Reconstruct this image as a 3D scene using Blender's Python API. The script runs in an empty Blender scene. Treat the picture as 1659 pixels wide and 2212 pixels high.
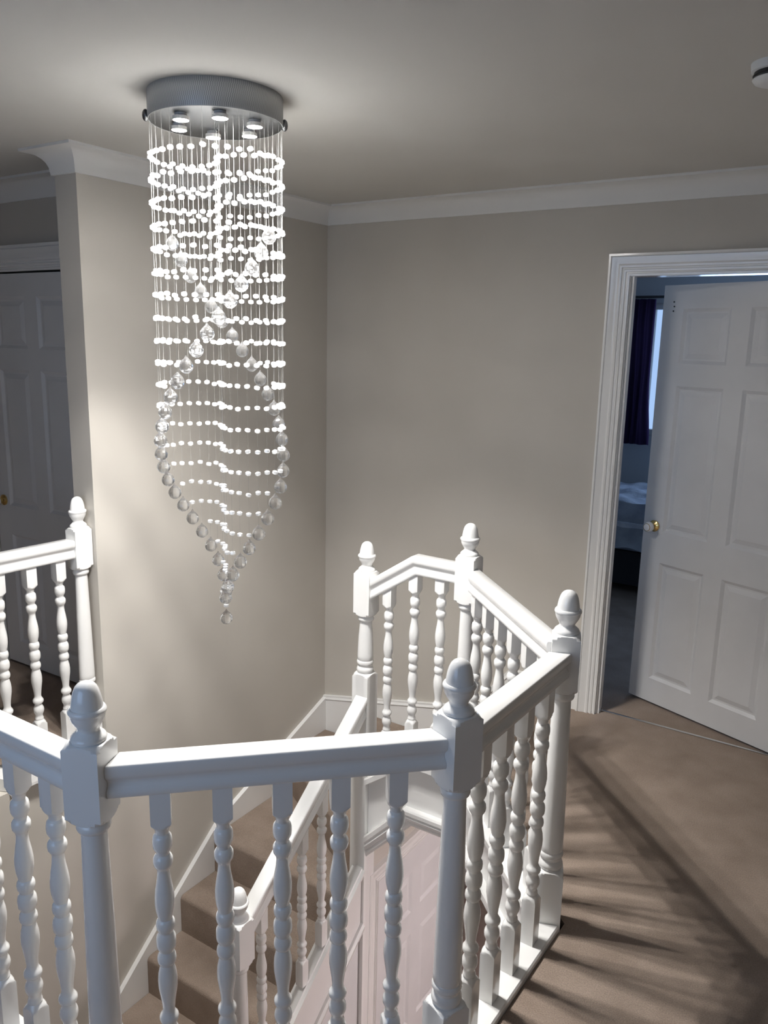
import bpy, bmesh, math, random
from mathutils import Vector, Matrix
from mathutils.geometry import tessellate_polygon
random.seed(7)
C = bpy.context.scene.collection
PI = math.pi

# ------------------------------------------------------------------ camera
cd = bpy.data.cameras.new('camera'); cam = bpy.data.objects.new('camera', cd); C.objects.link(cam)
cd.sensor_fit = 'VERTICAL'; cd.sensor_height = 36.0; cd.lens = 1745.2 / 2212 * 36.0
cd.clip_start = 0.02; cd.clip_end = 60
CR = Vector((0.835, 0.549, 0.021)).normalized(); CF = Vector((-0.534, 0.820, -0.208)).normalized()
CU = CR.cross(CF).normalized(); CR = CF.cross(CU).normalized()
CAM = Vector((2.702, -3.549, 1.717))
m = Matrix((CR, CU, -CF)).transposed().to_4x4(); m.translation = CAM
cam.matrix_world = m
bpy.context.scene.camera = cam
# ------------------------------------------------------------------ world, exposure
w = bpy.data.worlds.new('world'); bpy.context.scene.world = w; w.use_nodes = True
w.node_tree.nodes['Background'].inputs[0].default_value = (0.36, 0.54, 0.86, 1)
w.node_tree.nodes['Background'].inputs[1].default_value = 1.1
vs = bpy.context.scene.view_settings
vs.view_transform = 'Standard'; vs.look = 'None'; vs.gamma = 1.0; vs.use_curve_mapping = False
vs.exposure = 0.08
cy = bpy.context.scene.cycles
cy.max_bounces = 7; cy.diffuse_bounces = 4; cy.glossy_bounces = 3; cy.transmission_bounces = 6; cy.transparent_max_bounces = 6
cy.adaptive_threshold = 0.02
cy.caustics_reflective = False; cy.caustics_refractive = False
BULB = 560.0
SPOT = 64.0
def area(name, loc, rot, sx, sy, power, col):
    l = bpy.data.lights.new(name, 'AREA'); l.shape = 'RECTANGLE'; l.size = sx; l.size_y = sy
    l.energy = power; l.color = col
    o = bpy.data.objects.new(name, l); C.objects.link(o); o.location = loc; o.rotation_euler = rot
    return o
# dusk daylight through the window of the landing (behind the photographer)
area('window_daylight', (1.45, -4.28, 1.47), (-PI/2, 0, PI), 1.25, 1.1, 6.5, (0.44, 0.65, 1.0))
# dusk daylight through the bedroom window
area('bedroom_daylight', (1.6, 3.30, 1.55), (PI/2, 0, PI), 0.9, 1.0, 15.0, (0.42, 0.62, 1.0))

# ------------------------------------------------------------------ materials
def mat(name, col, rough=0.5, metal=0.0, spec=0.5, trans=0.0, ior=1.5, emit=None, es=0, coat=0):
    M = bpy.data.materials.new(name); M.use_nodes = True
    b = M.node_tree.nodes['Principled BSDF']
    b.inputs['Base Color'].default_value = (*col, 1); b.inputs['Roughness'].default_value = rough
    b.inputs['Metallic'].default_value = metal; b.inputs['Specular IOR Level'].default_value = spec
    b.inputs['Transmission Weight'].default_value = trans; b.inputs['IOR'].default_value = ior
    if coat: b.inputs['Coat Weight'].default_value = coat; b.inputs['Coat Roughness'].default_value = 0.08
    if emit: b.inputs['Emission Color'].default_value = (*emit, 1); b.inputs['Emission Strength'].default_value = es
    return M
def texture(M, c1, c2, scale, detail=4, bump=0.0, bscale=None, bdist=0.01, lo=0.35, hi=0.65):
    nt = M.node_tree; b = nt.nodes['Principled BSDF']
    tc = nt.nodes.new('ShaderNodeTexCoord'); n = nt.nodes.new('ShaderNodeTexNoise')
    n.inputs['Scale'].default_value = scale; n.inputs['Detail'].default_value = detail
    nt.links.new(tc.outputs['Object'], n.inputs['Vector'])
    r = nt.nodes.new('ShaderNodeValToRGB'); r.color_ramp.elements[0].position = lo; r.color_ramp.elements[1].position = hi
    r.color_ramp.elements[0].color = (*c1, 1); r.color_ramp.elements[1].color = (*c2, 1)
    nt.links.new(n.outputs[0], r.inputs[0]); nt.links.new(r.outputs[0], b.inputs['Base Color'])
    if bump:
        n2 = nt.nodes.new('ShaderNodeTexNoise'); n2.inputs['Scale'].default_value = bscale or scale; n2.inputs['Detail'].default_value = 3
        nt.links.new(tc.outputs['Object'], n2.inputs['Vector'])
        bp = nt.nodes.new('ShaderNodeBump'); bp.inputs['Strength'].default_value = bump; bp.inputs['Distance'].default_value = bdist
        nt.links.new(n2.outputs[0], bp.inputs['Height']); nt.links.new(bp.outputs[0], b.inputs['Normal'])
    return M
M = {}
M['wall'] = texture(mat('greige_wall_paint', (0.60, 0.55, 0.48), 0.75, spec=0.25), (0.555, 0.522, 0.470), (0.585, 0.552, 0.50), 2.2, 2)
M['ceil'] = texture(mat('ceiling_paint', (0.72, 0.71, 0.68), 0.9, spec=0.15), (0.615, 0.600, 0.565), (0.655, 0.640, 0.605), 1.5, 2)
M['gloss'] = mat('white_gloss_paint', (0.86, 0.855, 0.84), 0.16, spec=0.5, coat=0.3)
M['satin'] = texture(mat('white_satin_paint', (0.80, 0.80, 0.80), 0.38, spec=0.4), (0.72, 0.72, 0.725), (0.75, 0.75, 0.755), 6, 2)
M['cove'] = mat('white_cornice_paint', (0.78, 0.775, 0.755), 0.8, spec=0.2)
M['carpet'] = texture(mat('taupe_carpet', (0.3, 0.24, 0.2), 0.95, spec=0.1), (0.28, 0.22, 0.178), (0.385, 0.31, 0.258), 7, 4, 0.55, 420, 0.006, 0.25, 0.75)
def carpet_fleck(M_):
    nt = M_.node_tree; b = nt.nodes['Principled BSDF']
    src = b.inputs['Base Color'].links[0].from_socket
    tc = nt.nodes.new('ShaderNodeTexCoord'); n = nt.nodes.new('ShaderNodeTexNoise'); n.inputs['Scale'].default_value = 260; n.inputs['Detail'].default_value = 2
    nt.links.new(tc.outputs['Object'], n.inputs['Vector'])
    r = nt.nodes.new('ShaderNodeValToRGB'); r.color_ramp.elements[0].position = 0.3; r.color_ramp.elements[1].position = 0.7
    r.color_ramp.elements[0].color = (0.78, 0.77, 0.76, 1); r.color_ramp.elements[1].color = (1.12, 1.1, 1.08, 1)
    mx = nt.nodes.new('ShaderNodeMix'); mx.data_type = 'RGBA'; mx.blend_type = 'MULTIPLY'; mx.inputs[0].default_value = 1
    nt.links.new(n.outputs[0], r.inputs[0]); nt.links.new(src, mx.inputs[6]); nt.links.new(r.outputs[0], mx.inputs[7])
    nt.links.new(mx.outputs[2], b.inputs['Base Color'])
carpet_fleck(M['carpet'])
M['hallfloor'] = texture(mat('hall_carpet', (0.4, 0.33, 0.29), 0.95, spec=0.1), (0.36, 0.30, 0.27), (0.43, 0.36, 0.32), 6, 4, 0.4, 300, 0.004)
M['brass'] = mat('polished_brass', (0.78, 0.55, 0.22), 0.22, 1.0)
M['ceramic'] = mat('white_ceramic', (0.85, 0.85, 0.87), 0.12, coat=0.5)
M['chrome'] = mat('mirror_chrome', (0.13, 0.133, 0.136), 0.38, 1.0)
M['dark'] = mat('black_plastic', (0.015, 0.015, 0.017), 0.4)
M['gap_dark'] = mat('painted_gap_dark', (0.01, 0.01, 0.012), 0.8)  # near-black colour stands in for the darkness behind the corridor door
M['plastic'] = mat('white_plastic', (0.72, 0.73, 0.72), 0.4)
M['wire'] = None
M['bulb'] = mat('lit_led', (1, 1, 1), 0.5, emit=(1.0, 0.975, 0.945), es=BULB)
M['porcelain'] = mat('lamp_holder', (0.75, 0.72, 0.68), 0.4)
M['nickel'] = mat('steel', (0.7, 0.7, 0.68), 0.3, 1.0)
def mixmat(name, parts):
    """parts: list of (weight, node type, settings)"""
    G = bpy.data.materials.new(name); G.use_nodes = True; nt = G.node_tree
    nt.nodes.remove(nt.nodes['Principled BSDF']); cur = None; tot = 0
    for wgt, typ, kw in parts:
        n = nt.nodes.new(typ)
        for k, v in kw.items(): n.inputs[k].default_value = v
        tot += wgt
        if cur is None: cur = n.outputs[0]
        else:
            mx = nt.nodes.new('ShaderNodeMixShader'); mx.inputs[0].default_value = wgt/tot
            nt.links.new(cur, mx.inputs[1]); nt.links.new(n.outputs[0], mx.inputs[2]); cur = mx.outputs[0]
    nt.links.new(cur, nt.nodes['Material Output'].inputs[0]); return G
def glass():
    return mixmat('cut_crystal', [(0.68, 'ShaderNodeBsdfGlass', {'IOR': 1.5, 'Roughness': 0.01, 'Color': (0.98, 0.985, 0.99, 1)}),
        (0.27, 'ShaderNodeBsdfTransparent', {}), (0.015, 'ShaderNodeBsdfTranslucent', {'Color': (0.95, 0.96, 0.97, 1)}), (0.02, 'ShaderNodeBsdfDiffuse', {'Color': (0.95, 0.96, 0.97, 1)})])
M['bead'] = mixmat('crystal_bead_mix', [(0.40, 'ShaderNodeBsdfDiffuse', {'Color': (0.96, 0.97, 0.98, 1)}), (0.25, 'ShaderNodeBsdfTranslucent', {'Color': (0.96, 0.97, 0.98, 1)}),
    (0.25, 'ShaderNodeBsdfTransparent', {}), (0.10, 'ShaderNodeBsdfGlossy', {'Roughness': 0.1})])
M['crystal'] = glass()
M['curtain'] = mixmat('plum_curtain', [(0.6, 'ShaderNodeBsdfDiffuse', {'Color': (0.05, 0.035, 0.075, 1)}), (0.4, 'ShaderNodeBsdfTranslucent', {'Color': (0.22, 0.14, 0.36, 1)})])
M['wire'] = mixmat('clear_wire', [(0.28, 'ShaderNodeBsdfDiffuse', {'Color': (0.85, 0.85, 0.83, 1)}), (0.72, 'ShaderNodeBsdfTransparent', {})])
def mesh_drum():
    D = mat('woven_metal_drum', (0.33, 0.34, 0.345), 0.5, 0.35); nt = D.node_tree; b = nt.nodes['Principled BSDF']
    tc = nt.nodes.new('ShaderNodeTexCoord'); mp = nt.nodes.new('ShaderNodeMapping'); nt.links.new(tc.outputs['UV'], mp.inputs[0])
    c = nt.nodes.new('ShaderNodeTexChecker'); c.inputs['Scale'].default_value = 1.0; mp.inputs['Scale'].default_value = (420, 24, 1); mp.inputs['Rotation'].default_value = (0, 0, 0.0)
    nt.links.new(mp.outputs[0], c.inputs[0])
    c.inputs[1].default_value = (0.52, 0.53, 0.53, 1); c.inputs[2].default_value = (0.33, 0.34, 0.34, 1)
    nt.links.new(c.outputs[0], b.inputs['Base Color']); return D
M['drum'] = mesh_drum()
M['duvet'] = texture(mat('pale_duvet', (0.6, 0.64, 0.7), 0.85), (0.50, 0.54, 0.62), (0.66, 0.70, 0.76), 9, 5, 0.4, 14, 0.03)
M['bedbase'] = mat('painted_underbed_dark', (0.02, 0.02, 0.025), 0.8)  # black colour stands in for the shade under the bed
M['bedwall'] = mat('bedroom_wall_paint', (0.5, 0.52, 0.55), 0.85)
def pane():
    G = bpy.data.materials.new('window_glass'); G.use_nodes = True; nt = G.node_tree
    nt.nodes.remove(nt.nodes['Principled BSDF'])
    t = nt.nodes.new('ShaderNodeBsdfTransparent'); g = nt.nodes.new('ShaderNodeBsdfGlossy'); g.inputs['Roughness'].default_value = 0.02
    f = nt.nodes.new('ShaderNodeFresnel'); f.inputs[0].default_value = 1.45; mx = nt.nodes.new('ShaderNodeMixShader')
    nt.links.new(f.outputs[0], mx.inputs[0]); nt.links.new(t.outputs[0], mx.inputs[1]); nt.links.new(g.outputs[0], mx.inputs[2])
    nt.links.new(mx.outputs[0], nt.nodes['Material Output'].inputs[0]); return G
M['pane'] = pane()

# ------------------------------------------------------------------ helpers
def tag(o, label=None, cat=None, group=None, kind=None):
    if label: o['label'] = label
    if cat: o['category'] = cat
    if group: o['group'] = group
    if kind: o['kind'] = kind
    return o
def empty(name, loc=(0, 0, 0), rz=0):
    o = bpy.data.objects.new(name, None); C.objects.link(o); o.location = loc; o.rotation_euler = (0, 0, rz)
    o.empty_display_size = 0.05
    return o
def finish(bm, name, smooth=None):
    bmesh.ops.recalc_face_normals(bm, faces=bm.faces)
    me = bpy.data.meshes.new(name); bm.to_mesh(me); bm.free()
    if smooth is not None:
        for p in me.polygons: p.use_smooth = True
        me.set_sharp_from_angle(angle=math.radians(smooth))
    return me
def put(name, me, mt, parent=None, loc=None, rz=None):
    if mt is not None and not me.materials: me.materials.append(M[mt])
    o = bpy.data.objects.new(name, me); C.objects.link(o)
    if parent: o.parent = parent
    if loc is not None: o.location = loc
    if rz is not None: o.rotation_euler = (0, 0, rz)
    return o
def obj(name, bm, mt, parent=None, smooth=None, loc=None, rz=None):
    return put(name, finish(bm, name, smooth), mt, parent, loc, rz)
def bx(bm, a, b):
    v = [bm.verts.new((x, y, z)) for x in (a[0], b[0]) for y in (a[1], b[1]) for z in (a[2], b[2])]
    for f in ((0, 1, 3, 2), (4, 6, 7, 5), (0, 4, 5, 1), (2, 3, 7, 6), (0, 2, 6, 4), (1, 5, 7, 3)):
        bm.faces.new([v[i] for i in f])
def box(name, a, b, mt, parent=None, bev=0, seg=2):
    bm = bmesh.new(); bx(bm, a, b)
    if bev: bmesh.ops.bevel(bm, geom=bm.edges[:], offset=bev, segments=seg, affect='EDGES', profile=0.5)
    return obj(name, bm, mt, parent, 40 if bev else None)
def prism(bm, pts, fn0, fn1, ngon=False):
    """pts 2D polygon; fn0/fn1 map a point to the 3D front and back"""
    a = [bm.verts.new(fn0(p)) for p in pts]; b = [bm.verts.new(fn1(p)) for p in pts]
    n = len(pts)
    if n <= 4 or ngon: bm.faces.new(a); bm.faces.new(b[::-1])
    else:
        for t in tessellate_polygon([[Vector((p[0], p[1], 0)) for p in pts]]):
            bm.faces.new([a[i] for i in t]); bm.faces.new([b[i] for i in t[::-1]])
    for i in range(n): bm.faces.new((a[i], a[(i+1) % n], b[(i+1) % n], b[i]))
    return a, b
def triangulate(bm):
    pass
def lathe(rows, seg=24, w=None):
    """turned work: rows (z, radius); with w the section is clipped by a square of half-width w"""
    bm = bmesh.new(); rings = []
    for z, r in rows:
        ring = []
        for j in range(seg):
            a = 2*PI*j/seg; c, s = math.cos(a), math.sin(a); rr = r
            if w: rr = min(r, w/max(abs(c), abs(s)))
            ring.append(bm.verts.new((rr*c, rr*s, z)))
        rings.append(ring)
    for A, B in zip(rings, rings[1:]):
        for j in range(seg): bm.faces.new((A[j], A[(j+1) % seg], B[(j+1) % seg], B[j]))
    bm.faces.new(rings[0]); bm.faces.new(rings[-1][::-1])
    return bm
def sweep(path, prof, fn, closed_prof=True, vert=False):
    """path: 2D polyline (u,v); prof: (a,b), a = offset to the left of the path, b = third axis; fn(u,v,b)->xyz"""
    bm = bmesh.new(); P = [Vector(p) for p in path]; rings = []
    for i, p in enumerate(P):
        d1 = (P[i]-P[i-1]).normalized() if i > 0 else None
        d2 = (P[i+1]-P[i]).normalized() if i < len(P)-1 else None
        n1 = Vector((-d1.y, d1.x)) if d1 else Vector((-d2.y, d2.x)); n2 = Vector((-d2.y, d2.x)) if d2 else n1
        mi = (n1+n2)/(1+n1.dot(n2))
        if vert and (d1 is None or d2 is None): mi = Vector((0, 1/n1.y))
        rings.append([bm.verts.new(fn(*(p+mi*a), b)) for a, b in prof])
    n = len(prof)
    for A, B in zip(rings, rings[1:]):
        for j in range(n if closed_prof else n-1): bm.faces.new((A[j], A[(j+1) % n], B[(j+1) % n], B[j]))
    if closed_prof: bm.faces.new(rings[0]); bm.faces.new(rings[-1][::-1]); 
    return bm
def struct(o): o['kind'] = 'structure'; return o
def copy_thing(src, loc, rz=0):
    r = src.copy(); C.objects.link(r); r.location = loc; r.rotation_euler = (0, 0, rz)
    for ch in [c for c in bpy.data.objects if c.parent == src]:
        c = ch.copy(); C.objects.link(c); c.parent = r
    return r

# ------------------------------------------------------------------ layout (metres; x along back wall, y along left wall, corner at 0,0)
HC = 2.385
P1 = Vector((1.412, -2.627)); P2 = Vector((1.955, -2.087)); P3 = Vector((1.966, -1.468)); P4 = Vector((1.360, -0.888))
P5 = Vector((0.885, -0.880)); P6 = Vector((0.498, -2.627)); P7 = Vector((-0.085, -2.060)); P0 = Vector((-0.050, -1.572))
XL, XR, YF, ZG = -2.4, 3.7, -4.3, -2.65
Z1, Z2, Z3, Z4, Z5, Z6, Z7, Z8 = -0.182, -0.363, -0.546, -0.745, -0.945, -1.138, -1.331, -1.525
LD0, LD1 = -1.185, -0.395   # corridor doorway
XS = 1.15     # nosing of the landing above the two steps

# ------------------------------------------------------------------ shell
hole = [(-0.135, -1.53), (-0.135, -2.082), (0.477, -2.677), (1.433, -2.677), (2.005, -2.107), (2.016, -1.446), (1.380, -0.836), (XS+0.051, -0.836)]
outline = [(XS+0.051, 0.0), (XR, 0.0), (XR, YF), (XL, YF), (XL, -1.23), (LD0, -1.23), (LD0, -1.13), (LD1, -1.13), (LD1, -1.23), (-0.135, -1.23)] + hole
bm = bmesh.new(); prism(bm, outline, lambda p: (p[0], p[1], 0), lambda p: (p[0], p[1], -0.06)); triangulate(bm)
struct(tag(obj('floor', bm, 'carpet'), 'taupe carpet of the upper landing', 'floor'))
bm = bmesh.new(); prism(bm, outline, lambda p: (p[0], p[1], -0.061), lambda p: (p[0], p[1], -0.24)); triangulate(bm)
struct(tag(obj('ceiling_lower', bm, 'ceil'), 'pale ceiling of the hall under the landing', 'ceiling'))
struct(tag(box('ceiling', (XL-0.1, YF-0.1, HC), (XR+0.1, 0.08, HC+0.1), 'ceil'), 'matt off-white landing ceiling', 'ceiling'))
# back wall with the bedroom doorway
DX0, DX1, DH = 1.598, 2.432, 2.022
bm = bmesh.new()
bx(bm, (0.0, 0.0, -0.60), (DX0, 0.08, HC)); bx(bm, (DX0, 0.0, DH), (DX1, 0.08, HC)); bx(bm, (DX1, 0.0, -0.24), (XR, 0.08, HC))
struct(tag(obj('wall_back', bm, 'wall'), 'greige back wall with the bedroom doorway', 'wall'))
struct(tag(box('wall_right', (XR, YF, ZG), (XR+0.1, 2.0, HC), 'wall'), 'greige right wall of landing and hall', 'wall'))
bm = bmesh.new()
prism(bm, [(0.11, HC), (0.11, ZG), (YF, ZG), (YF, -0.25), (-2.15, -0.25), (-2.15, -0.002), (-1.53, -0.002), (-1.53, HC)], lambda p: (0, p[0], p[1]), lambda p: (-0.125, p[0], p[1])); triangulate(bm)
struct(tag(obj('wall_left', bm, 'wall'), 'greige stair wall beside the carpeted flight', 'wall'))
bm = bmesh.new(); bx(bm, (XL, -1.23, -0.24), (LD0, -1.13, HC)); bx(bm, (LD1, -1.23, -0.24), (-0.126, -1.13, HC)); bx(bm, (LD0, -1.23, 1.995), (LD1, -1.13, HC))
struct(tag(obj('wall_corridor', bm, 'wall'), 'shaded greige wall around the door past the stair wall', 'wall'))
struct(tag(box('wall_corridor_side', (XL-0.1, YF, -0.24), (XL, -1.13, HC), 'wall'), 'greige end wall of the left corridor', 'wall'))
# wall behind the photographer, with its window
WX0, WX1, WZ0, WZ1 = 0.75, 2.15, 0.85, 2.1
bm = bmesh.new()
bx(bm, (XL, YF-0.1, ZG), (WX0, YF, HC)); bx(bm, (WX1, YF-0.1, ZG), (XR, YF, HC)); bx(bm, (WX0, YF-0.1, ZG), (WX1, YF, WZ0)); bx(bm, (WX0, YF-0.1, WZ1), (WX1, YF, HC))
struct(tag(obj('wall_front', bm, 'wall'), 'greige landing wall with the window', 'wall'))
def window(name, x0, x1, z0, z1, y, label):
    e = empty(name, ((x0+x1)/2, y, z0)); cx = (x0+x1)/2
    bm = bmesh.new()
    for a, b in (((x0, z0), (x0+0.05, z1)), ((x1-0.05, z0), (x1, z1)), ((x0, z0), (x1, z0+0.05)), ((x0, z1-0.05), (x1, z1)), ((cx-0.03, z0), (cx+0.03, z1))):
        bx(bm, (a[0]-cx, -0.03, a[1]-z0), (b[0]-cx, 0.03, b[1]-z0))
    obj('window_frame', bm, 'satin', e)
    for k in (0, 1):
        a = x0+0.05 if k == 0 else cx+0.03; b = cx-0.03 if k == 0 else x1-0.05
        bm = bmesh.new(); bx(bm, (a-cx, -0.004, 0.05), (b-cx, 0.004, z1-z0-0.05)); obj('pane', bm, 'pane', e)
    struct(tag(e, label, 'window')); return e
window('window_1', WX0, WX1, WZ0, WZ1, YF-0.05, 'white framed window lighting the landing')
# cornice
cove = [(0, 0), (0, -0.088), (0.010, -0.088), (0.012, -0.078)]
for k in range(7):
    a = k/6*PI/2; cove.append((0.078-0.066*math.cos(a), -0.078+0.066*math.sin(a)))
cove += [(0.088, -0.010), (0.088, 0)]
path = [(XR, 0), (0, 0), (0, -1.53), (-0.125, -1.53), (-0.125, -1.23), (XL, -1.23)]
bm = sweep(path, cove, lambda u, v, b: (u, v, HC+b))
struct(tag(obj('trim_1', bm, 'cove', None, 30), 'white cove cornice under the landing ceiling', 'cornice'))
# skirting of the stair (wall strings)
def plate(pts, fn0, fn1, name, label, mt='gloss', lip=None):
    bm = bmesh.new(); prism(bm, pts, fn0, fn1); triangulate(bm)
    return struct(tag(obj(name, bm, mt), label, 'skirting'))
lw_top = [(0.0, -0.338), (-0.90, -0.682), (-1.20, -0.925), (-1.60, -1.265), (-2.62, -1.40)]
lw = lw_top + [(-2.62, -1.62), (-1.62, -1.62), (-0.96, -1.05), (-0.0, -0.78)]
plate(lw, lambda p: (0.0005, p[0], p[1]), lambda p: (0.024, p[0], p[1]), 'baseboard_left', 'white sloping skirting along the stair wall')
bw_top = [(0.0, -0.338), (0.84, -0.165), (1.02, -0.065), (1.09, 0.02), (1.17, 0.118), (1.54, 0.120)]
bw = bw_top + [(1.54, 0.0), (XS, 0.0), (XS, -0.20), (0.80, -0.40), (0.0, -0.60)]
plate(bw, lambda p: (p[0], -0.0005, p[1]), lambda p: (p[0], -0.018, p[1]), 'baseboard_back', 'white skirting climbing the back wall round the winders')
bm = sweep(bw_top, [(0.0, -0.0005), (0.0, -0.012), (-0.022, -0.024), (-0.026, -0.0185), (-0.026, -0.0005)], lambda u, v, b: (u, b, v+0.001))
struct(tag(obj('trim_2', bm, 'gloss'), 'white bead along the top of the back skirting', 'skirting'))
struct(tag(box('baseboard_right', (2.56, -0.018, 0), (XR, -0.0005, 0.12), 'gloss'), 'white skirting right of the bedroom door', 'skirting'))
struct(tag(box('baseboard_corridor', (XL, -1.248, 0), (LD0-0.07, -1.2305, 0.12), 'gloss'), 'white skirting left of the corridor door', 'skirting'))

# ------------------------------------------------------------------ doors
def panel_door(e, W, H, T, front, mt, rows, stile=0.105, mid=0.088, hinge=1):
    """leaf in local x 0..W (x=0 hinge), front face towards -y at y=-T/2; rows: (z0,z1) of panel rows"""
    s = hinge
    pw = (W-2*stile-mid)/2
    cols = [(stile, stile+pw), (stile+pw+mid, W-stile)]
    bm = bmesh.new()
    def b2(x0, x1, z0, z1): 
        xa, xb = sorted((s*x0, s*x1)); bx(bm, (xa, -T/2, z0), (xb, T/2, z1))
    b2(0, stile, 0, H); b2(W-stile, W, 0, H); [b2(stile+pw, stile+pw+mid, a_, b_) for a_, b_ in rows]
    zs = [0] + [z for r in rows for z in r] + [H]
    for k in range(0, len(zs), 2): b2(stile, W-stile, zs[k], zs[k+1])
    leaf = obj('door_leaf', bm, mt, e)
    for z0, z1 in rows:
        for x0, x1 in cols:
            bm = bmesh.new(); xa, xb = sorted((s*x0, s*x1))
            # recessed moulded surround and raised field on both faces
            for sg in (-1, 1):
                lv = [(0.0, T/2), (0.014, T/2-0.010), (0.022, T/2-0.010), (0.044, T/2-0.003)]
                rings = []
                for ins, d in lv:
                    rings.append([bm.verts.new((xx, sg*d, zz)) for xx, zz in ((xa+ins, z0+ins), (xb-ins, z0+ins), (xb-ins, z1-ins), (xa+ins, z1-ins))])
                for A, B in zip(rings, rings[1:]):
                    for j in range(4): bm.faces.new((A[j], A[(j+1) % 4], B[(j+1) % 4], B[j]))
                bm.faces.new(rings[-1])
            obj('panel', bm, mt, e)
    return leaf
def door_knob(e, x, z, T, sgn=-1):
    k = obj('knob_rose', lathe([(0, 0.027), (0.006, 0.027), (0.010, 0.021), (0.014, 0.011), (0.026, 0.0105), (0.030, 0.014)], 24), 'brass', e, 40)
    k.rotation_euler = (PI/2 if sgn < 0 else -PI/2, 0, 0); k.location = (x, sgn*T/2, z)
    b = obj('knob', lathe([(0.028, 0.012), (0.030, 0.018), (0.036, 0.0235), (0.046, 0.0255), (0.054, 0.024), (0.059, 0.019), (0.0605, 0.0175), (0.0605, 0.0165), (0.062, 0.0155), (0.064, 0.008), (0.0642, 0.001)], 28), 'ceramic', k, 40)
    r = obj('ring', lathe([(0.0592, 0.0186), (0.0612, 0.0178), (0.0612, 0.0164), (0.0590, 0.0164)], 28), 'brass', k, 60)
rows6 = [(0.12, 0.70), (0.85, 1.53), (1.63, 1.87)]
W1 = 0.762; T1 = 0.038
d1 = empty('door_1', (2.402, 0.055, 0.012), math.radians(-20.5))
panel_door(d1, W1, 1.973, T1, -1, 'satin', rows6, hinge=-1)
door_knob(d1, -W1+0.06, 0.872, T1)
for k in range(3):
    h = obj('screw_hole', lathe([(0, 0.0035), (0.002, 0.0035)], 10), 'dark', d1); h.rotation_euler = (PI/2, 0, 0); h.location = (-W1+0.055+0.003*(k % 2), -T1/2-0.0001, 1.90-0.02*k)
struct(tag(d1, 'white six-panel bedroom door standing ajar', 'door'))
d2 = empty('door_2', (LD1-0.012, -1.20, 0.012), math.radians(1.2))
panel_door(d2, W1, 1.973, T1, -1, 'satin', rows6, hinge=-1)
door_knob(d2, -W1+0.06, 0.872, T1)
struct(tag(d2, 'white six-panel corridor door almost shut in shadow', 'door'))
# architraves: profile a = in-plane outward, b = out of the wall
arch = [(0.0, 0.0), (0.0, 0.011), (0.006, 0.013), (0.0075, 0.008), (0.012, 0.008), (0.0135, 0.014), (0.019, 0.016), (0.0205, 0.011), (0.026, 0.0115), (0.0275, 0.017), (0.033, 0.019), (0.039, 0.0165), (0.047, 0.018), (0.055, 0.0225), (0.061, 0.0245), (0.0625, 0.020), (0.065, 0.0265), (0.072, 0.0265), (0.074, 0.0)]
def architrave(name, path, fn, label, k=1.25):
    bm = sweep(path, [(a*k, b) for a, b in arch], fn); return struct(tag(obj(name, bm, 'gloss', None, 25), label, 'door frame'))
architrave('trim_3', [(DX0+0.016, 0.0), (DX0+0.016, DH-0.016), (DX1-0.016, DH-0.016), (DX1-0.016, 0.0)], lambda u, v, b: (u, -b, v), 'white moulded architrave of the bedroom door')
bm = bmesh.new()
bx(bm, (DX0+0.0005, -0.001, 0), (DX0+0.020, 0.082, DH-0.0005)); bx(bm, (DX0+0.020, 0.010, 0), (DX0+0.030, 0.036, DH-0.018)); bx(bm, (DX1-0.022, -0.001, 0), (DX1-0.0005, 0.082, DH-0.0005)); bx(bm, (DX0+0.020, -0.001, DH-0.018), (DX1-0.022, 0.082, DH-0.0005))
struct(tag(obj('trim_4', bm, 'gloss'), 'white lining of the bedroom doorway', 'door frame'))
struct(tag(box('trim_5', (DX0+0.031, 0.044, 0.0), (DX1-0.0225, 0.056, 0.004), 'nickel', None, 0.0015), 'thin metal threshold strip under the bedroom door', 'threshold'))
struct(tag(box('floor_doorway', (DX0, 0.0005, -0.06), (DX1, 0.0805, 0.0), 'carpet'), 'carpet in the bedroom doorway', 'floor'))
architrave('trim_6', [(LD0+0.002, 0.0), (LD0+0.002, 1.993), (LD1-0.002, 1.993), (LD1-0.002, 0.0)], lambda u, v, b: (u, -1.2305-b, v), 'white architrave of the corridor door', 1.6)
struct(tag(box('doorway_blackout', (LD0-0.08, -1.129, -0.1), (LD1+0.08, -1.09, 2.08), 'gap_dark'), 'added black box standing in for the dark behind the corridor door', 'door'))  # added box: paints the doorway dark and stops sky light leaking under the door

# ------------------------------------------------------------------ bedroom beyond the door
BY = 3.35
struct(tag(box('floor_bedroom', (-0.6, 0.081, -0.24), (XR, BY, 0.0), 'carpet'), 'dim bedroom carpet beyond the doorway', 'floor'))
struct(tag(box('ceiling_bedroom', (-0.6, 0.081, HC), (XR+0.1, BY+0.1, HC+0.1), 'ceil'), 'bedroom ceiling', 'ceiling'))
bm = bmesh.new(); bw0, bw1, bz0, bz1 = 0.76, 2.1, 0.98, 2.06
bx(bm, (-0.6, BY, -0.24), (bw0, BY+0.1, HC)); bx(bm, (bw1, BY, -0.24), (XR, BY+0.1, HC)); bx(bm, (bw0, BY, -0.24), (bw1, BY+0.1, bz0)); bx(bm, (bw0, BY, bz1), (bw1, BY+0.1, HC))
struct(tag(obj('wall_bedroom_far', bm, 'bedwall'), 'bedroom wall with the window', 'wall'))
struct(tag(box('wall_bedroom_left', (-0.7, 0.081, -0.24), (-0.6, BY, HC), 'bedwall'), 'bedroom side wall', 'wall'))
window('window_2', bw0, bw1, bz0, bz1, BY+0.05, 'bedroom window beside the plum curtain')
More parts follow.
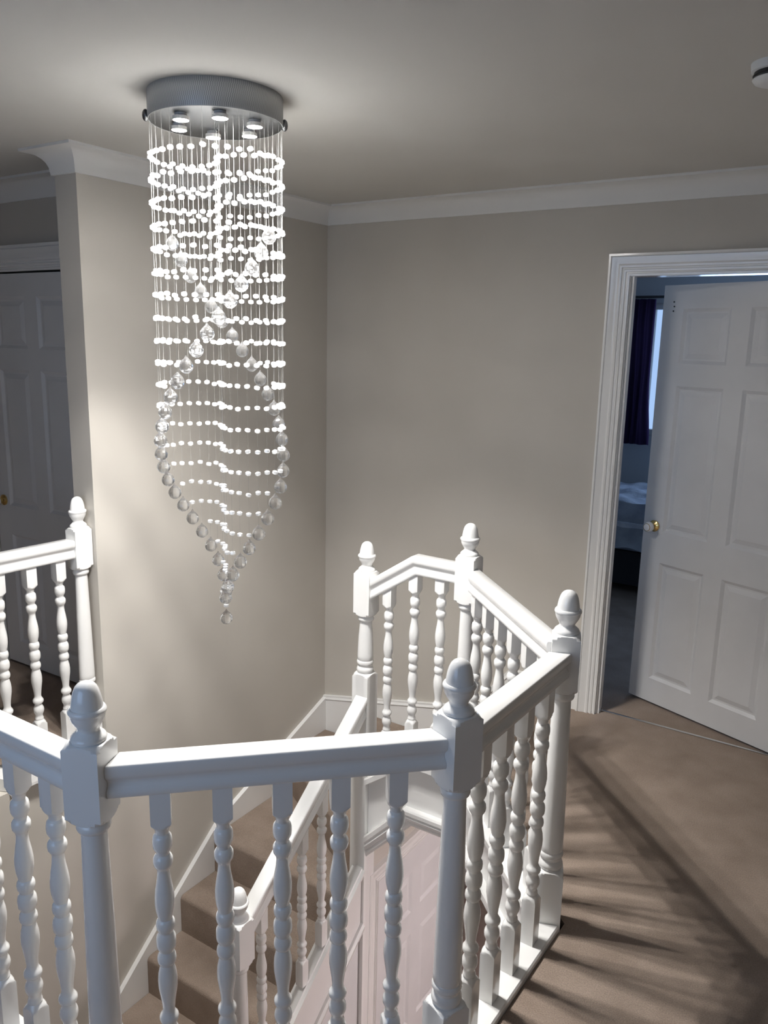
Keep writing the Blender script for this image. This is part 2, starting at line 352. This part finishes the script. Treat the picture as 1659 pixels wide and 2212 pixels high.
def make_curtain():
    bm = bmesh.new(); n = 60; cols = []
    for i in range(n+1):
        t = i/n; x = 0.575+t*0.285
        yb = 3.20+0.022*math.sin(t*PI*9)+0.008*math.sin(t*23)
        col = []
        for k in range(13):
            s = k/12; z = 2.085-s*1.17
            tie = 0.05*math.exp(-((s-0.95)/0.25)**2)*t
            col.append(bm.verts.new((x+0.5*tie+0.012*math.sin(s*5+t*9)*s, yb+0.006*math.sin(s*7+i*0.5), z)))
        cols.append(col)
    for A, B in zip(cols, cols[1:]):
        for k in range(12): bm.faces.new((A[k], B[k], B[k+1], A[k+1]))
    bmesh.ops.solidify(bm, geom=bm.faces[:], thickness=0.004)
    return bm
e = empty('curtain', (0, 0, 0)); obj('curtain_drape', make_curtain(), 'curtain', e, 80)
rod = obj('curtain_pole', lathe([(0, 0.016), (0.01, 0.022), (0.03, 0.016), (0.035, 0.011), (1.9, 0.011), (1.905, 0.016), (1.925, 0.022), (1.935, 0.012)], 16), 'dark', e, 50)
rod.rotation_euler = (0, PI/2, 0); rod.location = (0.5, 3.20, 2.10)
for xx in (0.55, 2.35): box('bracket', (xx-0.012, 3.19, 2.085), (xx+0.012, BY, 2.112), 'dark', e)
tag(e, 'dark plum curtain hanging beside the bedroom window', 'curtain')
e = empty('bed', (0.9, 2.55, 0))
def duvet():
    bm = bmesh.new(); nx, ny = 70, 60; g = []
    for i in range(nx+1):
        row = []
        for j in range(ny+1):
            x = -0.98+i/nx*1.96; y = -0.66+j/ny*1.32
            dx = max(0, abs(x)-0.82); dy = max(0, abs(y)-0.50)
            z = 0.625-min(0.30, 2.2*(dx+dy))
            z += 0.014*math.sin(7*x+9*y+2*math.sin(5*y))+0.010*math.sin(15*x-11*y+3*math.sin(4*x))+0.006*math.sin(31*y+12*x)
            row.append(bm.verts.new((x*(0.93 if dx > 0 else 1), y*(0.96 if dy > 0 else 1), z)))
        g.append(row)
    for i in range(nx):
        for j in range(ny): bm.faces.new((g[i][j], g[i+1][j], g[i+1][j+1], g[i][j+1]))
    bmesh.ops.solidify(bm, geom=bm.faces[:], thickness=0.03)
    return bm
obj('duvet', duvet(), 'duvet', e, 180)
bm = bmesh.new(); bx(bm, (-0.85, -0.55, 0.06), (0.85, 0.55, 0.30)); obj('bed_base', bm, 'bedbase', e)  # base coloured black to paint in the dark beneath the mattress
bm = bmesh.new(); bx(bm, (-0.85, -0.55, 0.301), (0.85, 0.55, 0.545)); bmesh.ops.bevel(bm, geom=bm.edges[:], offset=0.04, segments=3, affect='EDGES'); obj('mattress', bm, 'duvet', e, 40)
for sx in (-1, 1):
    for sy in (-1, 1): obj('leg', lathe([(0, 0.02), (0.062, 0.026)], 12), 'dark', e, 40, (sx*0.78, sy*0.48, 0))
tag(e, 'unmade bed with a crumpled pale duvet beyond the open bedroom door', 'bed')

# ------------------------------------------------------------------ newel posts
WN = 0.039; R2 = WN*1.4143
finial_rows = [(0.000, 0.0008), (-0.0015, 0.009), (-0.005, 0.0155), (-0.011, 0.021), (-0.020, 0.025), (-0.031, 0.0280), (-0.044, 0.0303), (-0.0535, 0.0312),
    (-0.0540, 0.0340), (-0.0570, 0.0368), (-0.0605, 0.0377), (-0.0640, 0.0370), (-0.0665, 0.0352), (-0.0680, 0.0348), (-0.0760, 0.0335), (-0.0840, 0.0300), (-0.0910, 0.0255), (-0.0965, 0.0222), (-0.1000, 0.0215),
    (-0.1030, 0.0220), (-0.1070, 0.0262), (-0.1110, 0.0315), (-0.1150, 0.0345), (-0.1185, 0.0356), (-0.1215, 0.0350), (-0.1240, 0.0330)]
def newel_rows(bb, cb, base):
    r = [(-0.1235, 0.034), (-0.1240, 0.0385), (-0.1255, 0.0420), (-0.1278, 0.0455), (-0.1310, 0.0495), (-0.1350, R2), (bb, R2), (bb-0.004, 0.0500), (bb-0.008, 0.0455), (bb-0.0105, 0.0415), (bb-0.0125, 0.0375), (bb-0.0135, 0.0305),
        (bb-0.0165, 0.0310), (bb-0.0195, 0.0330), (bb-0.0240, 0.0345), (bb-0.0290, 0.0345), (bb-0.0335, 0.0330), (bb-0.0365, 0.0305), (bb-0.0375, 0.0262), (bb-0.06, 0.0265), ((bb+cb)/2, 0.0305), (cb+0.02, 0.0338), (cb+0.003, 0.0340),
        (cb, 0.0325), (cb-0.003, 0.0345), (cb-0.009, 0.0362), (cb-0.015, 0.0355), (cb-0.019, 0.0320), (cb-0.022, 0.0305), (cb-0.029, 0.0305), (cb-0.033, 0.0330), (cb-0.040, 0.0362), (cb-0.047, 0.0366), (cb-0.052, 0.0350), (cb-0.054, 0.0320), (cb-0.057, 0.0325),
        (cb-0.0585, 0.0380), (cb-0.0610, 0.0425), (cb-0.0640, 0.0465), (cb-0.0680, 0.0505), (cb-0.0730, R2), (base, R2)]
    return r
fin_me = finish(lathe(finial_rows, 40), 'acorn_finial', 35)
def newel(p, zt, rz, bb, cb, base, label, sx=1.0):
    e = empty('newel_post', (p[0], p[1], zt+base), rz)
    o = obj('post', lathe(newel_rows(bb, cb, base), 32, WN), 'gloss', e, 28); o.location = (0, 0, -base)
    f_ = put('acorn_finial', fin_me, 'gloss', e); f_.location = (0, 0, -base)
    o.scale = f_.scale = (sx, 1, 1)
    tag(e, label, 'newel post', 'white newel posts'); return e
ZT = 1.052; BB = -0.284; CB = 0.25-ZT
r22 = math.radians
newel(P1, ZT, r22(22.5), BB, CB, -0.26-ZT, 'white newel post joining the five-baluster rail and the corridor-side rail')
newel(P2, ZT, r22(67.5), BB, CB, -0.26-ZT, 'white newel post joining the five-baluster rail and the four-baluster rail')
newel(P3, ZT, r22(22.5), BB, CB, -0.26-ZT, 'white newel post standing before the bedroom door frame')
newel(P4, ZT, 0, -0.300, CB, -0.26-ZT, 'white newel post at the head of the kinked stair rail')
newel(P5, ZT-0.146, 0, -0.304, 0.392-ZT+0.146, ZG-ZT+0.146+0.001, 'tall white newel post rising from hall to the winders')
newel(P0, ZT+0.03, 0, BB, 0.31-ZT-0.03, -ZT-0.03, 'slim white newel post fixed to the end of the stair wall', 0.78)
newel(P6, ZT, r22(67.5), BB, CB, -0.26-ZT, 'white newel post at the far end of the corridor-side rail')
newel(P7, ZT+0.03, r22(22.5), BB, CB, -ZT-0.03, 'white newel post at the corner of the corridor gallery')
N7 = Vector((0.905, -1.690))
newel(N7, -0.205, 0, -0.30, -0.98, ZG+0.205+0.001, 'white newel post at the foot of the sloping stair rail')

# ------------------------------------------------------------------ balusters and rails
WB = 0.0205; RB2 = WB*1.4143
def bal_rows(zb, t0, t1, zt):
    L = t1-t0
    f = [(0.0, WB*0.93), (0.010, 0.0150), (0.030, 0.0135), (0.036, 0.0165), (0.042, 0.0190), (0.056, 0.0203), (0.072, 0.0206), (0.088, 0.0196), (0.100, 0.0165), (0.108, 0.0140), (0.118, 0.0138), (0.124, 0.0170), (0.134, 0.0202), (0.149, 0.0208), (0.163, 0.0195), (0.174, 0.0160), (0.182, 0.0135),
        (0.195, 0.0130), (0.225, 0.0145), (0.265, 0.0182), (0.300, 0.0205), (0.330, 0.0208), (0.360, 0.0192), (0.385, 0.0160), (0.398, 0.0145), (0.401, 0.0165), (0.410, 0.0192), (0.424, 0.0203), (0.440, 0.0190), (0.450, 0.0160), (0.458, 0.0148), (0.464, 0.0160), (0.476, 0.0200), (0.492, 0.0212), (0.508, 0.0212), (0.524, 0.0200), (0.536, 0.0160), (0.542, 0.0148), (0.550, 0.0160), (0.560, 0.0190), (0.576, 0.0203), (0.590, 0.0192), (0.599, 0.0165), (0.602, 0.0145),
        (0.615, 0.0160), (0.640, 0.0192), (0.670, 0.0208), (0.700, 0.0204), (0.735, 0.0178), (0.775, 0.0145), (0.805, 0.0130), (0.818, 0.0135), (0.828, 0.0165), (0.838, 0.0200), (0.848, 0.0208), (0.858, 0.0195), (0.866, 0.0150), (0.874, 0.0140), (0.886, 0.0155), (0.898, 0.0188), (0.914, 0.0203), (0.930, 0.0195), (0.944, 0.0165), (0.952, 0.0145), (0.966, 0.0140), (0.974, 0.0160), (0.984, 0.0168), (0.990, 0.0150), (1.0, WB*0.93)]
    r = [(zt, RB2), (t1+0.013, RB2), (t1+0.0095, 0.0265), (t1+0.006, 0.0240), (t1+0.003, 0.0215)]
    r += [(t1-q*L, rr) for q, rr in f]
    r += [(t0-0.003, 0.0215), (t0-0.006, 0.0240), (t0-0.0095, 0.0265), (t0-0.013, RB2), (zb, RB2)]
    return r
T0, T1Z = 0.172, 0.722
RZ0, RZ1 = 0.808, 0.880
bal_me = finish(lathe(bal_rows(0.022, T0, T1Z, RZ0+0.004), 24, WB), 'baluster', 30)
# handrail section: (height over underside, half width)
HR = [(0.000, 0.0), (0.000, 0.0250), (0.003, 0.0275), (0.011, 0.0285), (0.017, 0.0272), (0.022, 0.0235), (0.028, 0.0212), (0.034, 0.0212), (0.040, 0.0240), (0.045, 0.0285), (0.051, 0.0306), (0.062, 0.0312), (0.068, 0.0306), (0.0715, 0.0288), (0.073, 0.0262)]
rail_prof = [(h, b) for h, b in HR] + [(h, -b) for h, b in HR[::-1] if b > 0]
base_prof = [(-0.004, 0.049), (0.016, 0.049), (0.022, 0.045), (0.022, -0.045), (0.016, -0.049), (-0.004, -0.049)]
apron_prof = [(-0.006, 0.012), (-0.006, -0.012), (-0.30, -0.012), (-0.30, 0.012)]
mould = [(0.0, 0.0), (0.0, 0.010), (0.010, 0.016), (0.022, 0.016), (0.026, 0.022), (0.040, 0.028), (0.048, 0.024), (0.056, 0.032), (0.072, 0.032), (0.078, 0.026), (0.078, 0.0)]
def span(prof, z, ua, ub):
    """straight moulding along local x; ua(b), ub(b) give the end cuts"""
    bm = bmesh.new()
    A = [bm.verts.new((ua(b), b, z+h)) for h, b in prof]; B = [bm.verts.new((ub(b), b, z+h)) for h, b in prof]
    n = len(prof); bm.faces.new(A); bm.faces.new(B[::-1])
    for j in range(n): bm.faces.new((A[j], A[(j+1) % n], B[(j+1) % n], B[j]))
    return bm
def cut(d, rzn, wx=1.0):
    """distance along d from a newel's centre to its nearest face, as a function of the lateral offset b"""
    l = Vector((-d.y, d.x)); best = None
    for k in range(4):
        a = rzn+k*PI/2; n = Vector((math.cos(a), math.sin(a)))
        if best is None or n.dot(d) > best[0]: best = (n.dot(d), l.dot(n), WN*(wx if k % 2 == 0 else 1))
    dn, ln, wn = best
    return lambda b: (wn+0.0006-b*ln)/dn
def section(A, B, rza, rzb, label, n=0, dz=0.0, t=None, void=1, apron=True, wxa=1.0):
    """level run of balustrade from A to B; void = side (+1 left) of the stairwell"""
    d = B-A; L = d.length; d = d/L; rz = math.atan2(d.y, d.x)
    e = empty('balustrade', (A.x, A.y, dz), rz)
    ca, cb = cut(d, rza, wxa), cut(-d, rzb)
    ua = lambda b: ca(b); ub = lambda b: L-cb(-b)
    obj('handrail', span(rail_prof, RZ0, ua, ub), 'gloss', e, 35)
    bp = base_prof if apron else [(-dz+0.0005, -0.045), (-dz+0.0005, 0.105), (0.012-dz, 0.105), (0.02, 0.10), (0.022, -0.045)]
    obj('base_rail', span(bp, 0.0, (lambda b: max(ca(b), ca(0))) if not apron else ua, ub), 'gloss', e)
    if apron:
        obj('apron', span(apron_prof, 0.0, ua, ub), 'gloss', e)
        mp = [(h, void*(0.0121+b)) for h, b in mould]
        obj('apron_moulding', span(mp, -0.285, ua, ub), 'gloss', e, 25)
    for s in (t or [(i+1)*L/(n+1) for i in range(n)]):
        put('baluster', bal_me, 'gloss', e, (s, 0, 0))
    tag(e, label, 'balustrade', 'white turned balustrades round the stairwell'); return e
q1, q2 = r22(22.5), r22(67.5)
section(P1, P2, q1, q2, 'white five-baluster balustrade before the newel at the stair rail foot', t=[0.133, 0.258, 0.382, 0.506, 0.632])
section(P2, P3, q2, q1, 'short white balustrade with four balusters beside the open carpet', t=[0.115, 0.235, 0.358, 0.490])
section(P3, P4, q1, 0, 'white six-baluster balustrade slanting from the bedroom doorway to the stair head', 6)
section(P6, P1, q2, q1, 'white balustrade running toward the corridor from the five-baluster rail', 6)
section(P0, P7, 0, q1, 'short white balustrade running out from the stair wall end', dz=0.03, t=[0.098, 0.220, 0.345], apron=False, wxa=0.78)
section(P7, P6, q1, q2, 'white balustrade cutting the corridor corner of the stairwell', 5)
# kinked run P5 -> P4
e = empty('balustrade', (P5.x, -0.885, 0)); LK = P4.x-P5.x; kx = 1.140-P5.x
obj('handrail', sweep([(0.0397, 0.670), (kx, RZ0+0.006), (LK-0.0397, RZ0+0.004)], rail_prof, lambda u, v, b: (u, b, v), vert=True), 'gloss', e, 35)
obj('base_rail', sweep([(0.0397, -0.158), (kx, 0.0), (LK-0.0397, 0.0)], base_prof, lambda u, v, b: (u, b, v), vert=True), 'gloss', e)
bm = bmesh.new(); prism(bm, [(0.0397, -0.165), (kx, -0.006), (LK-0.0397, -0.006), (LK-0.0397, -0.28), (kx, -0.28), (0.0397, -0.50)], lambda p: (p[0], -0.012, p[1]), lambda p: (p[0], 0.012, p[1])); triangulate(bm); obj('apron', bm, 'gloss', e)
obj('apron_moulding', sweep([(0.0397, -0.522), (kx+0.012, -0.285), (LK-0.0397, -0.285)], mould, lambda u, v, b: (u, -0.0121-b, v), vert=True), 'gloss', e, 25)
for s, dz, zb in ((0.118, -0.075, -0.08), (0.240, 0.010, 0.0), (0.360, 0.028, 0.0)):
    me = finish(lathe(bal_rows(zb+0.01, T0+dz, T1Z+dz, min(RZ0+0.012, 0.668+0.66*(s-0.036)+0.03)), 24, WB), 'baluster', 30)
    put('baluster', me, 'gloss', e, (s, 0, 0))
tag(e, 'short white balustrade whose rail kinks down to the winders', 'balustrade', 'white turned balustrades round the stairwell')
# sloping run N7 -> P5
SL = 0.80
def zr(y): return 0.105+SL*(y+0.99)
e = empty('balustrade', (0.895, 0, 0))
ya, yb = N7.y+0.0397, P5.y-0.0397
obj('handrail', sweep([(ya, zr(ya)-0.018), (yb, zr(yb)-0.018)], rail_prof, lambda u, v, b: (b, u, v), vert=True), 'gloss', e, 35)
def zs(y): return -0.655+SL*(y+0.99)
obj('base_rail', sweep([(ya, zs(ya)), (yb, zs(yb))], [(0.0008, 0.036), (0.012, 0.036), (0.012, 0.022), (0.020, 0.020), (0.020, -0.020), (0.012, -0.022), (0.012, -0.036), (0.0008, -0.036)], lambda u, v, b: (b, u, v), vert=True), 'gloss', e)
for k, y in enumerate((-1.065, -1.190, -1.318, -1.440, -1.562)):
    zt_, zb_ = zr(y)+0.0, zs(y)
    me = finish(lathe(bal_rows(zb_+0.030, zb_+0.145, zb_+0.64, zt_-0.005), 24, WB*0.9), 'baluster', 30)
    put('baluster', me, 'gloss', e, (0, y, 0))
tag(e, 'white sloping balustrade beside the straight stair flight', 'balustrade', 'white turned balustrades round the stairwell')

# ------------------------------------------------------------------ stairs
st = empty('staircase', (0, 0, 0))
def step(poly, z, nose, depth=0.30):
    bm = bmesh.new(); a, b = prism(bm, poly, lambda p: (p[0], p[1], z), lambda p: (p[0], p[1], z-depth), True)
    n = len(poly); es = []
    for i in nose:
        es.append(bm.edges.get((a[i], a[(i+1) % n])))
    bmesh.ops.bevel(bm, geom=[e_ for e_ in es if e_], offset=0.022, segments=4, affect='EDGES', profile=0.5)
    bmesh.ops.triangulate(bm, faces=[f for f in bm.faces if len(f.verts) > 4], ngon_method='EAR_CLIP')
    return obj('step', bm, 'carpet', st, 40)
X0 = 0.0255; XE = 0.8645; YB = -0.0255; qx, qy = P5.x, P5.y; t30 = math.tan(PI/6); G = 0.0405
xb = qx+qy*t30; yl = qy+qx*t30
NS = 0.018
step([(XS, YB), (XS, -0.834), (XS+0.05, -0.834), (XS+0.05, YB)], -0.0005, [0], 0.2)
step([(qx-NS, YB), (qx-NS, -0.834), (XS, -0.834), (XS, YB)], Z1, [0], 0.10)
step([(xb-0.012, YB), (qx-G*t30-0.012, qy+G), (0.868, qy+G), (0.868, YB)], Z2, [0], 0.19)
step([(X0, yl-0.012), (qx-G, qy+G*t30-0.012), (qx-G, qy+G), (qx-G*t30, qy+G), (xb, YB), (X0, YB)], Z3, [0], 0.21)
step([(X0, -0.945), (XE, -0.945), (XE, qy-G), (qx-G, qy-G), (qx-G, qy+G*t30), (X0, yl)], Z4, [0], 0.25)
step([(X0, -1.178), (XE, -1.178), (XE, -0.925), (X0, -0.925)], Z5, [0])
step([(X0, -1.392), (XE, -1.392), (XE, -1.158), (X0, -1.158)], Z6, [0])
step([(X0, -1.612), (XE, -1.612), (XE, -1.374), (X0, -1.374)], Z7, [0])
step([(X0, -2.62), (XE, -2.62), (XE, -1.594), (X0, -1.594)], Z8, [], 0.24)
bm = bmesh.new(); prism(bm, [(ya, zs(ya)), (yb, zs(yb)), (yb, zs(yb)-0.30), (ya, zs(ya)-0.30)], lambda p: (0.876, p[0], p[1]), lambda p: (0.912, p[0], p[1])); obj('outer_string', bm, 'gloss', st)
obj('string_moulding', sweep([(ya, zs(ya)-0.30), (yb, zs(yb)-0.30)], [(0, 0), (0, 0.012), (0.012, 0.020), (0.028, 0.022), (0.036, 0.012), (0.036, 0)], lambda u, v, b: (0.9125+b, u, v), vert=True), 'gloss', st, 30)
bm = bmesh.new(); prism(bm, [(yb, ZG+0.001), (yb, zs(yb)-0.28), (ya, zs(ya)-0.28), (ya, ZG+0.001)], lambda p: (0.885, p[0], p[1]), lambda p: (0.903, p[0], p[1])); obj('spandrel_panel', bm, 'satin', st)
bm = bmesh.new(); bx(bm, (0.9065, -0.834, -0.297), (1.20, YB, -0.2835)); obj('soffit', bm, 'satin', st)
tag(st, 'taupe carpeted stairs with winders turning beside the greige wall', 'stairs')

# ------------------------------------------------------------------ hall below
struct(tag(box('floor_hall', (-0.12, YF, ZG-0.1), (XR, 2.0, ZG), 'hallfloor'), 'pinkish carpet of the hall downstairs', 'floor'))
struct(tag(box('wall_hall_far', (-0.12, 1.9, ZG), (XR, 2.0, -0.24), 'wall'), 'far wall of the hall downstairs', 'wall'))
struct(tag(box('wall_hall_left', (-0.22, 0.12, ZG), (-0.121, 2.0, -0.25), 'wall'), 'left wall of the far hall downstairs', 'wall'))
struct(tag(box('baseboard_hall', (-0.0, 1.875, ZG), (XR, 1.8995, ZG+0.10), 'gloss'), 'white skirting of the hall downstairs', 'skirting'))
tag(box('wall_vent', (-0.05, 1.885, ZG+0.112), (0.32, 1.899, ZG+0.19), 'dark', None, 0.004), 'dark grille above the white hall skirting downstairs', 'vent')
bm = bmesh.new(); HX = 0.905; hd0, hd1, hz = -0.775, -0.03, -0.735
for a, b in (((-0.840, ZG), (hd0, -0.298)), ((hd1, ZG), (0.09, -0.298)), ((hd0, hz), (hd1, -0.298))): bx(bm, (HX-0.035, a[0], a[1]), (HX, b[0], b[1]))
struct(tag(obj('wall_understairs', bm, 'wall'), 'wall under the winders with the cupboard door', 'wall'))
architrave('trim_7', [(hd0-0.002, ZG), (hd0-0.002, hz+0.002), (hd1+0.002, hz+0.002), (hd1+0.002, ZG)], lambda u, v, b: (HX+b*0.8, u, v), 'white architrave of the understairs door')
d3 = empty('door_4', (HX-0.026, hd0+0.004, ZG+0.006), PI/2)
panel_door(d3, hd1-hd0-0.008, hz-ZG-0.014, 0.036, -1, 'satin', [(0.12, 0.72), (0.86, 1.40), (1.53, 1.76)], stile=0.10, mid=0.085, hinge=1)
struct(tag(d3, 'white panelled door under the winders downstairs', 'door'))
e = empty('hall_light', (2.6, -0.35, -0.24))
obj('lamp_base', lathe([(0, 0.11), (-0.02, 0.11), (-0.03, 0.09)], 28), 'plastic', e, 40)
M['hallbulb'] = mat('hall_lamp_glow', (1, 1, 1), 0.5, emit=(1.0, 0.87, 0.885), es=165.0)
obj('diffuser', lathe([(-0.0305, 0.13), (-0.05, 0.135), (-0.075, 0.12), (-0.09, 0.08), (-0.095, 0.02)], 28), 'hallbulb', e, 60)
tag(e, 'round glowing ceiling light of the hall downstairs', 'ceiling light')

# ------------------------------------------------------------------ smoke detector
e = empty('smoke_detector', (2.316, -1.278, HC))
obj('base', lathe([(0, 0.058), (-0.018, 0.056), (-0.020, 0.052)], 36), 'plastic', e, 40)
obj('vent_ring', lathe([(-0.0201, 0.049), (-0.026, 0.049), (-0.0262, 0.0515), (-0.0285, 0.0515), (-0.0287, 0.048), (-0.034, 0.047)], 36), 'dark', e, 40)
obj('cover', lathe([(-0.0341, 0.051), (-0.036, 0.052), (-0.044, 0.046), (-0.050, 0.030), (-0.051, 0.005)], 36), 'plastic', e, 40)
tag(e, 'white round smoke detector on the ceiling', 'smoke detector')

# ------------------------------------------------------------------ chandelier
CC = Vector((0.922, -1.738)); RC = 0.190; ZB = 2.311
ch = empty('chandelier', (CC.x, CC.y, HC))
tag(ch, 'round crystal ball chandelier with spiralling strands and six lit spots', 'chandelier')
def drum():
    bm = bmesh.new(); n = 96; uv = bm.loops.layers.uv.new('uv'); rows = [(0.0, RC-0.001), (-0.002, RC), (ZB-HC+0.002, RC), (ZB-HC, RC-0.0015), (ZB-HC+0.0005, RC-0.003)]
    R = [[bm.verts.new((r*math.cos(2*PI*j/n), r*math.sin(2*PI*j/n), z)) for j in range(n)] for z, r in rows]
    for k in range(len(R)-1):
        for j in range(n):
            f = bm.faces.new((R[k][j], R[k][(j+1) % n], R[k+1][(j+1) % n], R[k+1][j]))
            for l, (a, b) in zip(f.loops, ((j, k), (j+1, k), (j+1, k+1), (j, k+1))): l[uv].uv = (a/n, 1-b/(len(R)-1))
    return bm
obj('canopy', drum(), 'drum', ch, 40)
obj('base_plate', lathe([(ZB-HC+0.008, RC-0.0035), (ZB-HC+0.0008, RC-0.0035)], 64), 'chrome', ch, 40)
for s in (-1, 1):
    k = obj('side_knob', lathe([(-0.004, 0.006), (0.000, 0.013), (0.005, 0.0165), (0.010, 0.0155), (0.0145, 0.010), (0.016, 0.001)], 20), 'chrome', ch, 60)
    k.location = (s*0.7071*(RC-0.002), s*0.7071*(RC-0.002), ZB-HC+0.010); k.rotation_euler = (0, PI/2, PI/4 if s > 0 else PI/4+PI)
# six spots
zl = 2.296-HC
LC = Vector((0.015, -0.015))
for i in range(6):
    a = math.radians(19.5+60*i); p = (LC.x+0.116*math.cos(a), LC.y+0.116*math.sin(a), 0)
    h = obj('spotlight', lathe([(ZB-HC+0.002, 0.017), (zl+0.010, 0.017), (zl+0.008, 0.0225), (zl-0.0015, 0.0225), (zl-0.002, 0.0212), (zl-0.0002, 0.0210)], 24), 'porcelain', ch, 35); h.location = p
    b = obj('lens', lathe([(zl-0.0004, 0.0206), (zl-0.0012, 0.0204), (zl-0.0022, 0.012), (zl-0.0025, 0.002)], 24), 'bulb', h, 60)
    l = bpy.data.lights.new('spot_beam', 'SPOT'); l.energy = SPOT; l.color = (1.0, 0.975, 0.945); l.spot_size = math.radians(116); l.spot_blend = 1.0; l.shadow_soft_size = 0.02
    lo = bpy.data.objects.new('spot_beam', l); C.objects.link(lo); lo.location = (CC.x+p[0], CC.y+p[1], HC+zl-0.012)
# strands: two spiral arms of half circle + inner half circle, meeting at the centre
RS = 0.186; AX = Vector((0.8356, 0.5494)); AY = Vector((-0.546, 0.838))
strands = []
for arm in (0, 1):
    for k in range(25):
        if k < 16:
            ph = math.radians(-30-10*k); u, v = RS*math.cos(ph), RS*math.sin(ph)
        else:
            al = math.radians(180-18*(k-15)); u, v = -RS/2+RS/2*math.cos(al), RS/2*math.sin(al)
        zb_ = 1.996-0.0453*k
        if arm: u, v = -u, -v; zb_ -= 0.005
        strands.append((u, v, zb_))
strands.append((0, 0, 0.826))
# bead: small cut octagonal bead
bead_me = finish(lathe([(0.0058, 0.0042), (0.0031, 0.0084), (-0.0031, 0.0084), (-0.0058, 0.0042)], 8), 'bead')
ball_rows = [(0.030, 0.0010), (0.0285, 0.0022), (0.0235, 0.0050), (0.0185, 0.0105), (0.0125, 0.0160), (0.0050, 0.0195), (-0.0030, 0.0205), (-0.0100, 0.0180), (-0.0160, 0.0130), (-0.0200, 0.0060), (-0.0205, 0.0020)]
ball_me = finish(lathe(ball_rows, 10), 'crystal_ball')
wires = {}; ROW0, ROWD = 2.214, 0.0640
all_beads = []
for si, (u, v, zb_) in enumerate(strands):
    pos = AX*u+AY*v; a = zb_+0.029-HC; top = ZB-HC+0.0005
    bm = bmesh.new(); rr = 0.00033
    vs_ = [[bm.verts.new((rr*math.cos(j*2*PI/3), rr*math.sin(j*2*PI/3), z)) for j in range(3)] for z in (top, a)]
    for j in range(3): bm.faces.new((vs_[0][j], vs_[0][(j+1) % 3], vs_[1][(j+1) % 3], vs_[1][j]))
    wo = obj('strand', bm, 'wire', ch, None, (pos.x, pos.y, 0))
    bl = put('crystal_ball', ball_me, 'crystal', wo, (0, 0, zb_-HC)); bl.rotation_euler = (0, 0, random.random()*6)
    z = ROW0
    while z > zb_+0.040:
        all_beads.append((wo, pos, z+random.uniform(-0.0035, 0.0035), random.random()*3)); z -= ROWD
wp = Vector((CC.x, CC.y))
all_beads.sort(key=lambda t: (Vector((t[1].x+CC.x, t[1].y+CC.y, t[2]))-CAM).length)
bead_me.materials.append(M['bead'])
for wo, pos, z, r in all_beads[:300]:
    b = bpy.data.objects.new('bead', bead_me); C.objects.link(b); b.parent = wo; b.location = (0, 0, z-HC); b.rotation_euler = (random.uniform(-0.25, 0.25), random.uniform(-0.25, 0.25), r)
bm = bmesh.new()
for wo, pos, z, r in all_beads[300:]:
    t = bmesh.new(); t.from_mesh(bead_me); t.transform(Matrix.Translation((pos.x, pos.y, z-HC)) @ Matrix.Rotation(random.uniform(-0.25, 0.25), 4, 'X') @ Matrix.Rotation(r, 4, 'Z'))
    tm = bpy.data.meshes.new('t'); t.to_mesh(tm); t.free(); bm.from_mesh(tm); bpy.data.meshes.remove(tm)
o = obj('far_beads', bm, 'bead', ch); o['kind'] = 'stuff'
print('beads', len(all_beads))
